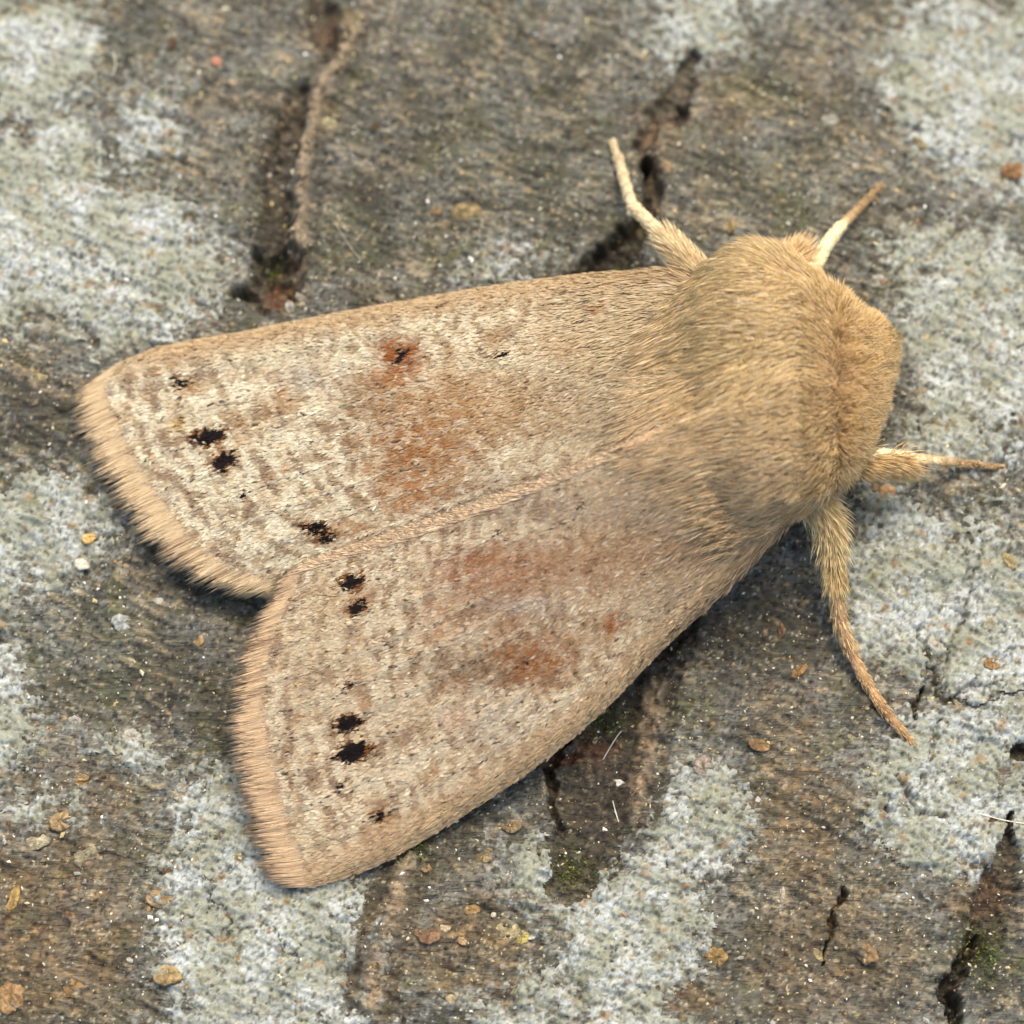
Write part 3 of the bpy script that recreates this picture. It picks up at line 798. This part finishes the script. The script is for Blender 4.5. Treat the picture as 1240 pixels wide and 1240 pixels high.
n = 2600
r2 = np.random.default_rng(88)
u0 = r2.uniform(1030, 1074, n); v0 = 378+(u0-1035)*.65+r2.uniform(0, 60, n)
a0 = land(u0, v0); ok = np.isfinite(a0).all(1); a0 = a0[ok]; m = len(a0)
tipu = 1070+r2.random(m)*23; tipv = 384+(tipu-1070)*.75+r2.uniform(0, 1, m)*(50-1.7*(tipu-1070))
a3 = P(tipu, tipv, 2.5+r2.normal(0, .15, m))
dd = a3-a0; dl = np.linalg.norm(dd, axis=1, keepdims=True); a3 = a0+dd*np.minimum(1, .75/dl)
pts = np.stack([a0, a0+(a3-a0)*.33+[0, 0, .10], a0+(a3-a0)*.66+[0, 0, .09], a3], 1)
col = np.tile(lin((208, 174, 112)), (m, 1))*np.exp(r2.normal(0, .15, m))[:, None]
V, Q, Tr, Cc = strands(pts, r2.uniform(.008, .013, m)[:, None]*np.array([.8, 1, .8, .2])[None], np.repeat(col[:, None], 4, 1), 304)
fo = make_mesh('head_tuft', V, Q, Tr, Cc, True, M_FUR); fo['kind'] = 'stuff'; part(fo, body); fo.matrix_parent_inverse = Matrix.Identity(4)

# --- legs
def tube(path, rad, col, nseg=12, steps=40, joints=0):
    cv = smooth_curve(np.c_[path, np.asarray(rad)[:, None]], steps)
    p = cv[:, :3]; rd = cv[:, 3]
    x = np.linspace(0, 1, steps)
    seg = (x*joints) % 1.0
    if joints: rd = rd*(.84+.26*seg**1.5-.22*np.exp(-(np.minimum(seg, 1-seg)/.07)**2))
    tg = np.gradient(p, axis=0); tg /= np.linalg.norm(tg, axis=1, keepdims=True)
    a = np.cross(tg, [0, 0, 1.0]); a /= np.linalg.norm(a, axis=1, keepdims=True); b = np.cross(a, tg)
    an = np.linspace(0, 2*np.pi, nseg, endpoint=False)
    V = p[:, None]+(a[:, None]*np.cos(an)[None, :, None]+b[:, None]*np.sin(an)[None, :, None])*rd[:, None, None]
    i = np.arange(steps*nseg).reshape(steps, nseg)
    q = np.stack([i[:-1], np.roll(i, -1, 1)[:-1], np.roll(i, -1, 1)[1:], i[1:]], -1).reshape(-1, 4)
    t1 = np.array([[i[-1, 0], i[-1, k], i[-1, k+1]] for k in range(1, nseg-1)]); t0 = np.array([[i[0, 0], i[0, k+1], i[0, k]] for k in range(1, nseg-1)])
    f = np.linspace(0, 1, len(col)); c = 1.22*np.stack([np.interp(x, f, [lin(y)[j] for y in col]) for j in range(3)], -1)
    if joints: c = c*(1.08-.42*np.exp(-((seg-.72)/.22)**2))[:, None]
    c = c*np.exp(np.random.default_rng(3).normal(0, .04, steps))[:, None]
    return V.reshape(-1, 3), q, np.vstack([t0, t1]), np.clip(np.repeat(c, nseg, 0), 0, .92), (p, rd, tg, a, b)

def leg_hair(fr, n, L, lean, col, seed, bias=None, span=(0, 1), rad=(.006, .0105)):
    p, rd, tg, a, b = fr; r = np.random.default_rng(seed)
    i = (r.uniform(span[0], span[1], n)*(len(p)-1)).astype(int); an = r.uniform(0, 2*np.pi, n)
    if bias is not None: an = r.normal(bias, .7, n)
    nd = a[i]*np.cos(an)[:, None]+b[i]*np.sin(an)[:, None]
    root = p[i]+nd*rd[i][:, None]*.9
    ll = L*r.uniform(.6, 1.2, n)
    d = nd*1.0+tg[i]*lean+r.normal(0, .15, (n, 3)); d /= np.linalg.norm(d, axis=1, keepdims=True)
    e = nd*.45+tg[i]*(lean+.5); e /= np.linalg.norm(e, axis=1, keepdims=True)
    pts = np.stack([root, root+d*ll[:, None]*.4, root+(d*.5+e*.2)*ll[:, None], root+(d*.5+e*.55)*ll[:, None]], 1)
    c = np.clip(np.tile(lin(col), (n, 1))*1.3*np.exp(r.normal(0, .16, n))[:, None], 0, .9)
    return strands(pts, r.uniform(rad[0], rad[1], n)[:, None]*np.array([1, 1, .8, .2])[None], np.repeat(c[:, None], 4, 1)*np.array([.8, .95, 1.05, 1.1])[None, :, None], seed)

def rest(u, v, lift=.0):
    return float(bark_h(u, v)[0])+lift

def leg(px, rads, split, cols, tcols, label, hairs):
    path = np.array([P(u, v, z) for u, v, z in px])
    V, q, t, c, fr = tube(path[:split+1], rads[:split+1], cols)
    lo = part(make_mesh('leg', V, q, t, c, True, M_SKIN)); lo['label'] = label
    V, q, t, c, fr2 = tube(path[split:], rads[split:], tcols, 12, 80, 5)
    # ring joints of the tarsus
    to = make_mesh('tarsus', V, q, t, c, True, M_SKIN); part(to, lo); to.matrix_parent_inverse = Matrix.Identity(4)
    for j, (which, n, L, lean, col, bias, span) in enumerate(hairs):
        V, q, t, c = leg_hair(fr if which == 0 else fr2, n, L, lean, col, 400+int(px[0][0])+j*13, bias, span)
        h = make_mesh('leg_hair', V, q, t, c, True, M_FUR); h['kind'] = 'stuff'; part(h, lo); h.matrix_parent_inverse = Matrix.Identity(4)

leg([(860,345,1.9),(815,298,1.7),(790,274,1.35),(765,248,.95),(756,218,rest(756,218,.38)),(748,190,rest(748,190,.18)),(741,170,rest(741,170,.06))],
    [.20,.18,.14,.125,.115,.095,.05], 3, [(190,160,115),(205,180,135),(206,184,142)], [(206,186,146),(198,176,136),(170,146,108)], 'slender cream leg reaching over a bark fissure',
    [(0, 1000, .36, 1.0, (206,180,134), None, (.0, .55)), (0, 700, .10, 1.2, (210,186,142), None, (.4, 1)), (1, 600, .10, 1.8, (206,182,138), None, (0, 1))])
leg([(945,345,1.9),(968,332,1.8),(985,322,1.6),(1003,293,1.25),(1020,272,.85),(1042,250,rest(1042,250,.30)),(1068,222,rest(1068,222,.06))],
    [.22,.19,.16,.125,.11,.085,.045], 4, [(200,172,120),(226,206,160),(222,202,156)], [(206,178,128),(140,108,70),(104,80,54)], 'short cream foreleg above the head with dark tarsus tip',
    [(0, 900, .09, 1.2, (222,200,152), None, (.35, 1)), (1, 600, .07, 1.3, (170,140,96), None, (0, 1))])
leg([(1010,545,1.8),(1040,553,1.7),(1070,553,1.55),(1104,556,1.25),(1135,558,.85),(1165,561,rest(1165,561,.30)),(1216,566,rest(1216,566,.06))],
    [.22,.20,.17,.15,.105,.08,.04], 3, [(206,174,122),(232,212,168),(236,216,174)], [(232,210,168),(206,174,126),(112,86,56),(92,70,46)], 'stout cream foreleg with a hairy underside and dark tip',
    [(0, 1100, .46, .35, (200,166,112), 0.1, (.3, .98)), (0, 500, .10, 1.6, (236,216,172), None, (.3, 1)), (1, 600, .07, 1.3, (190,156,108), None, (0, 1))])
leg([(955,570,2.1),(998,622,1.7),(1008,665,1.35),(1012,715,.95),(1020,758,.62),(1040,808,rest(1040,808,.28)),(1070,858,rest(1070,858,.16)),(1107,902,rest(1107,902,.06))],
    [.26,.24,.17,.14,.13,.12,.105,.055], 3, [(186,148,92),(190,152,92),(180,142,86)], [(184,150,104),(160,126,90),(176,140,92),(150,112,72),(168,128,78)], 'golden furry middle leg with ringed tarsus on grey lichen',
    [(0, 1700, .36, 1.2, (202,172,118), None, (.15, .98)), (0, 350, .52, .8, (210,184,134), None, (.2, .75)), (1, 900, .12, 1.8, (188,154,108), None, (0, 1)), (1, 160, .26, 1.6, (200,168,116), None, (0, .35))])
# furry thigh of the upper foreleg
V, q, t, c, fr = tube(np.array([P(930,350,1.9), P(952,325,1.7), P(975,303,1.4)]), [.3,.34,.16], [(180,146,100),(190,156,108)])
th = part(make_mesh('leg', V, q, t, c, True, M_SKIN)); th['label'] = 'hairy upper segment of the foreleg above the head'
V, q, t, c = leg_hair(fr, 1500, .36, .5, (204,172,122), 555)
h = make_mesh('leg_hair', V, q, t, c, True, M_FUR); h['kind'] = 'stuff'; part(h, th); h.matrix_parent_inverse = Matrix.Identity(4)

# ------------------------------------------------------------------ loose things on the bark
def lump(size, flat, aspect, seed):
    """irregular crusty flake: rings of a rough, broken outline, closed above and below"""
    rr = np.random.default_rng(seed); n = 20
    an = np.linspace(0, 2*np.pi, n, endpoint=False)
    k = rr.integers(4, 7); cor = np.sort(rr.uniform(0, 2*np.pi, k)); cr = rr.uniform(.75, 1.25, k)
    rad = np.interp(an, np.r_[cor-2*np.pi, cor, cor+2*np.pi], np.r_[cr, cr, cr])*rr.uniform(.88, 1.1, n)
    V = []
    for z, kk in ((-1.2, .85), (-.2, 1.0), (.5, .94), (.8, .6), (.7, .3)):
        hh = np.full(n, z*size*flat)+(rr.normal(0, .30*size*flat, n) if kk < 1 else 0)
        V.append(np.c_[np.cos(an)*rad*kk*size, np.sin(an)*rad*kk*size*aspect, hh])
    V.append([[0, 0, -1.2*size*flat], [0, 0, .7*size*flat]])
    V = np.concatenate(V); q = []; t = []; L = 5
    for b in range(L-1):
        for j in range(n): q.append([b*n+j, b*n+(j+1) % n, (b+1)*n+(j+1) % n, (b+1)*n+j])
    for j in range(n):
        t.append([(j+1) % n, j, L*n]); t.append([(L-1)*n+j, (L-1)*n+(j+1) % n, L*n+1])
    return V, np.array(q), np.array(t)

def surface_h(u, v):
    F = bark_fields(np.array([float(u)]), np.array([float(v)]))
    return float(F['h'][0]+(max(F['lh'][0], 0) if F['lm'][0] > -.06 else 0))

CHIPS = [ # name, category, u, v, radius px, aspect, flatness, turn, colour, label
 ('grain','grain',107,652,9.5,.8,.55,20,(226,172,64),'round amber grain at the edge of pale lichen beside the upper wing'),
 ('grain','grain',98,684,8.5,.8,.6,-30,(238,226,196),'white and yellow grain just below the amber grain'),
 ('grain','grain',240,776,8,.75,.5,40,(190,140,62),'small ochre grain on dark bark facing the gap between the wing tips'),
 ('lichen_flake','flake',149,755,12,.85,.3,0,(214,218,206),'white lichen flake alone on dark bark near the wing tips'),
 ('bark_flake','flake',45,452,17,.6,.3,15,(196,176,120),'yellowish cream flake on dark bark by the upper wing apex'),
 ('bark_flake','flake',560,257,17,.7,.35,10,(188,160,100),'tan bark flake on dark bark above the upper wing'),
 ('bark_flake','flake',528,255,7,.8,.4,0,(166,130,84),'tiny brown chip next to the tan flake above the upper wing'),
 ('grain','grain',1075,597,11,.85,.6,70,(196,138,56),'orange-brown grain hanging below the stout foreleg'),
 ('bark_flake','flake',947,768,10,.5,.4,95,(140,88,52),'red-brown chip on dark bark between the lower wing and middle leg'),
 ('bark_flake','flake',967,812,11,.5,.35,35,(184,132,70),'orange-tan chip beside the furry middle leg'),
 ('lichen_splinter','splinter',1145,730,15,.28,.3,60,(220,220,206),'thin white splinter on grey lichen by the middle leg'),
 ('bark_flake','flake',1222,680,13,.5,.4,-60,(206,184,122),'pale yellow flake near the end of the stout foreleg'),
 ('bark_flake','flake',1202,803,11,.8,.35,0,(186,140,80),'tan chip where thin lichen cracks branch'),
 ('bark_flake','flake',90,1195,16,.75,.35,50,(190,140,76),'dark gold chip on brown flaky bark'),
 ('bark_flake','flake',14,1203,19,.7,.3,70,(200,150,90),'broad pinkish-tan flake on brown flaky bark'),
 ('bark_flake','flake',16,1090,16,.4,.35,70,(222,176,92),'narrow golden flake on brown flaky bark'),
 ('bark_flake','flake',72,995,14,.7,.35,40,(206,166,110),'peach flake beside the lichen scraps'),
 ('lichen_flake','flake',42,1015,17,.7,.35,20,(216,200,158),'cream crumbly flake among the lichen scraps'),
 ('lichen_flake','flake',112,1038,21,.65,.3,10,(198,182,140),'largest pale crumbly flake on brown flaky bark'),
 ('lichen_flake','flake',160,893,10,.9,.4,0,(236,226,200),'bright cream crumb standing on a lichen scrap'),
 ('bark_flake','flake',222,962,12,.8,.4,30,(224,206,168),'cream stone-like crumb by the granular lichen crust'),
 ('bark_flake','flake',200,1088,17,.6,.3,0,(212,174,116),'sandy flake between brown bark and granular lichen'),
 ('bark_flake','flake',205,1180,18,.65,.3,-15,(208,172,106),'straw-coloured flake on the granular lichen crust'),
 ('bark_flake','flake',100,948,7,1,.5,0,(206,160,80),'little golden grain between the lichen scraps'),
 ('lichen_flake','flake',90,873,8,.9,.4,0,(230,222,200),'tiny white crumb on dark bark above the lichen scraps'),
 ('bark_flake','flake',520,1128,15,.85,.18,0,(140,94,60),'rust-brown scaly plate beside the tan bark ridge'),
 ('bark_flake','flake',572,1103,9,.8,.4,0,(208,160,92),'small apricot chip beside the rust-brown plate'),
 ('bark_flake','flake',612,1130,15,.8,.35,40,(214,192,138),'buff flake with a yellow edge below the mossy hollow'),
 ('bark_flake','flake',632,1135,8,.9,.4,0,(226,200,100),'bright yellow chip touching the buff flake'),
 ('bark_flake','flake',585,1035,10,.8,.35,0,(186,156,100),'tan chip below the front edge of the lower wing'),
 ('bark_flake','flake',618,1000,12,.7,.35,0,(188,154,102),'tan double chip between the lower wing and mossy hollow'),
 ('grain','grain',748,948,7,.7,.6,0,(236,232,218),'white grain in the dark mossy hollow'),
 ('bark_flake','flake',868,1160,12,.8,.4,10,(204,158,84),'honey-coloured chip on grey lichen'),
 ('lichen_splinter','splinter',945,1088,13,.35,.4,75,(226,212,176),'upright cream splinter on brown cracked bark'),
 ('bark_flake','flake',990,1155,10,.5,.35,-50,(206,180,120),'pale chip beside the short black crack'),
 ('bark_flake','flake',1050,1155,15,.6,.3,-40,(176,136,84),'brown chip on the cracked bark right of the short black crack'),
 ('bark_flake','flake',1160,853,8,.4,.4,-50,(214,196,150),'cream sliver on cracked blue-grey lichen'),
 ('bark_flake','flake',852,930,12,.9,.35,90,(206,182,156),'pinkish pale chip at the rim of the grey lichen crust'),
 ('bark_flake','flake',918,902,11,.5,.35,-15,(166,120,70),'brown chip on dark bark above the grey lichen crust'),
 ('lichen_flake','flake',1004,146,10,.8,.4,0,(206,200,176),'blurred whitish crumb on dark bark beyond the head'),
 ('lichen_flake','flake',398,152,9,.9,.4,0,(222,208,150),'cream forked crumb beside the deep fissure'),
 ('grain','grain',262,75,7,.9,.5,0,(204,98,52),'orange-red speck on dark bark'),
 ('bark_flake','flake',885,275,9,.5,.4,80,(196,164,96),'tan sliver standing behind the thorax'),
 ('bark_flake','flake',1225,207,15,.7,.35,0,(196,136,76),'orange spot on the rim of the large lichen patch'),
 ('bark_flake','flake',1112,172,10,.4,.4,-40,(200,172,110),'yellowish sliver at the foot of the large lichen patch'),
]
for i, (nm, cat, u, v, rad, asp, flat, turn, colr, lab) in enumerate(CHIPS):
    V, q, t = lump(rad*MM*1.1, flat*.34, asp, 700+i)
    cc = np.tile((lin(np.asarray(colr)*.9)*.62+.38*lin((140, 126, 98))), (len(V), 1))*np.exp(np.random.default_rng(i).normal(0, .22, len(V)))[:, None]
    ob = make_mesh(nm, V, q, t, cc, True, M_GRIT if nm == 'grain' else M_CHIP)
    ob.location = tuple(P(u, v, surface_h(u, v)+rad*MM*flat*.05))
    ob.rotation_euler = (np.random.default_rng(i+50).normal(0, .2), np.random.default_rng(i+90).normal(0, .2), R_(turn))
    tag(ob, lab, cat, 'loose chips and grains on the bark')

# moss tufts: small leaflets
def moss(u, v, ru_, rv_, n, lab, seed):
    r = np.random.default_rng(seed)
    a = r.uniform(0, 2*np.pi, n); k = r.random(n)**.75
    lob = 1+.35*np.sin(3*a+seed)+.25*np.sin(7*a+2*seed)
    uu = u+np.cos(a)*k*ru_*1.25*lob; vv = v+np.sin(a)*k*rv_*1.25*lob
    p = P(uu, vv, 0.0); p[:, 2] = bark_fields(uu, vv)['h']+r.uniform(-.02, .12, n)*(1.1-k)
    d = np.c_[r.normal(0, .7, (n, 2)), r.uniform(.2, 1.0, n)]; d /= np.linalg.norm(d, axis=1, keepdims=True)
    x = np.cross(d, r.normal(size=(n, 3))); x /= np.linalg.norm(x, axis=1, keepdims=True)
    L = r.uniform(.04, .10, n)[:, None]; w = L*.24
    V = np.stack([p, p+d*L*.5+x*w, p+d*L, p+d*L*.5-x*w], 1)
    c = mixc(np.tile(lin((72, 78, 32)), (n, 1)), lin((146, 148, 66)), r.random(n)**2.5)
    an = np.linspace(0, 2*np.pi, 24, endpoint=False)
    cu = np.concatenate([[u]]+[u+np.cos(an)*ru_*f*(.8+.2*np.sin(an*5)) for f in (.35, .7, 1.0)]); cv = np.concatenate([[v]]+[v+np.sin(an)*rv_*f*(.8+.2*np.sin(an*5)) for f in (.35, .7, 1.0)])
    cp = P(cu, cv, 0.0); cp[:, 2] = bark_fields(cu, cv)['h']+np.repeat([.03, .02, .0, -.06], [1, 24, 24, 24])
    o = 4*n; k = np.arange(24); k2 = (k+1) % 24
    cq = np.concatenate([np.stack([o+1+24*b+k, o+25+24*b+k, o+25+24*b+k2, o+1+24*b+k2], -1) for b in (0, 1)]); ct = np.stack([np.full(24, o), o+1+k, o+1+k2], -1)
    ob = make_mesh('moss_tuft', np.concatenate([V.reshape(-1, 3), cp]), np.concatenate([np.arange(4*n).reshape(n, 4), cq]), ct, np.concatenate([np.repeat(c, 4, 0), np.tile(lin((60, 56, 36)), (len(cp), 1))]), True, M_MOSS)
    tag(ob, lab, 'moss', 'moss tufts in the bark fissures')
moss(726, 864, 30, 22, 520, 'green moss tuft in the hollow against the lower wing edge', 1)
moss(690, 1055, 36, 26, 420, 'dark green moss tuft at the bottom end of the mossy hollow', 2)
moss(1192, 1150, 18, 36, 420, 'yellow-green moss tuft beside the black fissure', 3)
moss(328, 315, 11, 11, 140, 'little moss tuft in the deep fissure by the upper wing', 4)
moss(735, 322, 30, 12, 300, 'dark moss tuft in the fissure behind the thin cream leg', 5)
moss(508, 1030, 16, 18, 180, 'small moss tuft where the tan ridge meets the lower wing', 6)

# fibres
def fibre(pxs, lab, colr, rad=.012):
    path = np.array([P(u, v, surface_h(u, v)+.03) for u, v in pxs])
    path = smooth_curve(path, 16)
    V, q, t, c, fr = tube(path, [rad]*len(path), [colr, colr], 5, 16)
    tag(make_mesh('plant_fibre', V, q, t, c, True, M_GRIT), lab, 'fibre', 'thin fibres on the bark')
fibre([(398,540/9),(137,62),(140,78)][1:]+[(136,92)], 'short curled pale fibre on bark beyond the upper wing tip', (190,184,160))
fibre([(742,970),(746,985),(750,998)], 'short white fibre in the dark mossy hollow', (206,202,186))
fibre([(405,270),(425,300),(438,315)], 'straight grey fibre on bark above the upper wing', (150,142,120))
fibre([(1185,985),(1215,993),(1245,998)], 'pale straight fibre on cracked blue-grey lichen', (212,204,176))
fibre([(730,920),(745,895),(755,882)], 'silvery fibre crossing the mossy hollow', (170,164,150))

# grit: thousands of tiny grains nobody could count
r = np.random.default_rng(909)
n = 15500
uu = r.uniform(-150, 1390, n); vv = r.uniform(-150, 1390, n)
F = bark_fields(uu, vv)
sel = r.random(n) < np.where(F['lm'] > 0, .35, 1.0)
uu, vv = uu[sel], vv[sel]; h = F['h'][sel]+np.where(F['lm'][sel] > -.02, np.clip(F['lh'][sel], 0, 1), 0); n = len(uu)
oct_ = np.array([(1,0,0),(.3,1,0),(-1,.2,0),(-.2,-1,0),(.1,.1,.8),(0,0,-.8)], float)
of = np.array([(0,1,4),(1,2,4),(2,3,4),(3,0,4),(1,0,5),(2,1,5),(3,2,5),(0,3,5)])
sz = np.exp(r.normal(-.02, .55, n)).clip(.45, 4.5)*MM
an = r.uniform(0, 2*np.pi, n); ca, sa = np.cos(an), np.sin(an)
loc = oct_[None]*r.uniform(.55, 1.25, (n, 6, 3))*sz[:, None, None]*np.array([1.25, .75, .7])
V = np.stack([loc[..., 0]*ca[:, None]-loc[..., 1]*sa[:, None], loc[..., 0]*sa[:, None]+loc[..., 1]*ca[:, None], loc[..., 2]], -1)
base = P(uu, vv, 0.0); base[:, 2] = h+sz*.25
V = V+base[:, None]
pal = lin(np.array([(216,204,168),(232,226,208),(196,168,112),(172,128,76),(208,190,120),(150,146,128),(96,80,58)]))
cc = pal[r.choice(7, n, p=[.27,.15,.17,.10,.11,.12,.08])]*np.exp(r.normal(0, .15, n))[:, None]
g = make_mesh('grit', V.reshape(-1, 3), None, (np.arange(n)*6)[:, None, None].repeat(8, 1).reshape(-1, 1)+np.tile(of, (n, 1)), np.repeat(cc, 6, 0), False, M_GRIT)
tag(g, 'tiny pale grit grains scattered all over the bark', 'grit', kind='stuff')

# flaky litter of bark and lichen crumbs, too many and too small to name singly
r = np.random.default_rng(313)
cu = r.uniform(-60, 1300, 2600); cv = r.uniform(-60, 1300, 2600)
F = bark_fields(cu, cv)
pk = r.random(2600) < np.clip(.06+.30*F['brown']+.08*(np.abs(F['lm']) < .3), 0, 1)
cu, cv = cu[pk], cv[pk]; hh = F['h'][pk]+np.where(F['lm'][pk] > -.02, np.clip(F['lh'][pk], 0, 1), 0)
base = P(cu, cv, 0.0); base[:, 2] = hh
LV, LQ, LT, LC = [], [], [], []; off = 0
pal2 = lin(np.array([(168,138,96),(146,116,78),(192,170,130),(166,156,132),(112,90,64),(206,198,174),(156,148,108)]))
for i in range(len(cu)):
    V, q, t = lump(float(np.exp(r.normal(1.35, .42)))*MM, r.uniform(.12, .3), r.uniform(.35, .95), 5000+i)
    a = r.uniform(0, 6.28); R3 = np.array(Matrix.Rotation(a, 3, 'Z') @ Matrix.Rotation(r.normal(0, .25), 3, 'X'))
    LV.append(V@R3.T+base[i]); LQ.append(q+off); LT.append(t+off); off += len(V)
    LC.append(np.tile(pal2[r.integers(7)]*np.exp(r.normal(0, .18)), (len(V), 1))*np.exp(r.normal(0, .12, len(V)))[:, None])
lt = make_mesh('bark_litter', np.concatenate(LV), np.concatenate(LQ), np.concatenate(LT), np.concatenate(LC), True, M_CHIP)
tag(lt, 'tiny tan and rusty flakes littering the bark', 'litter', kind='stuff')
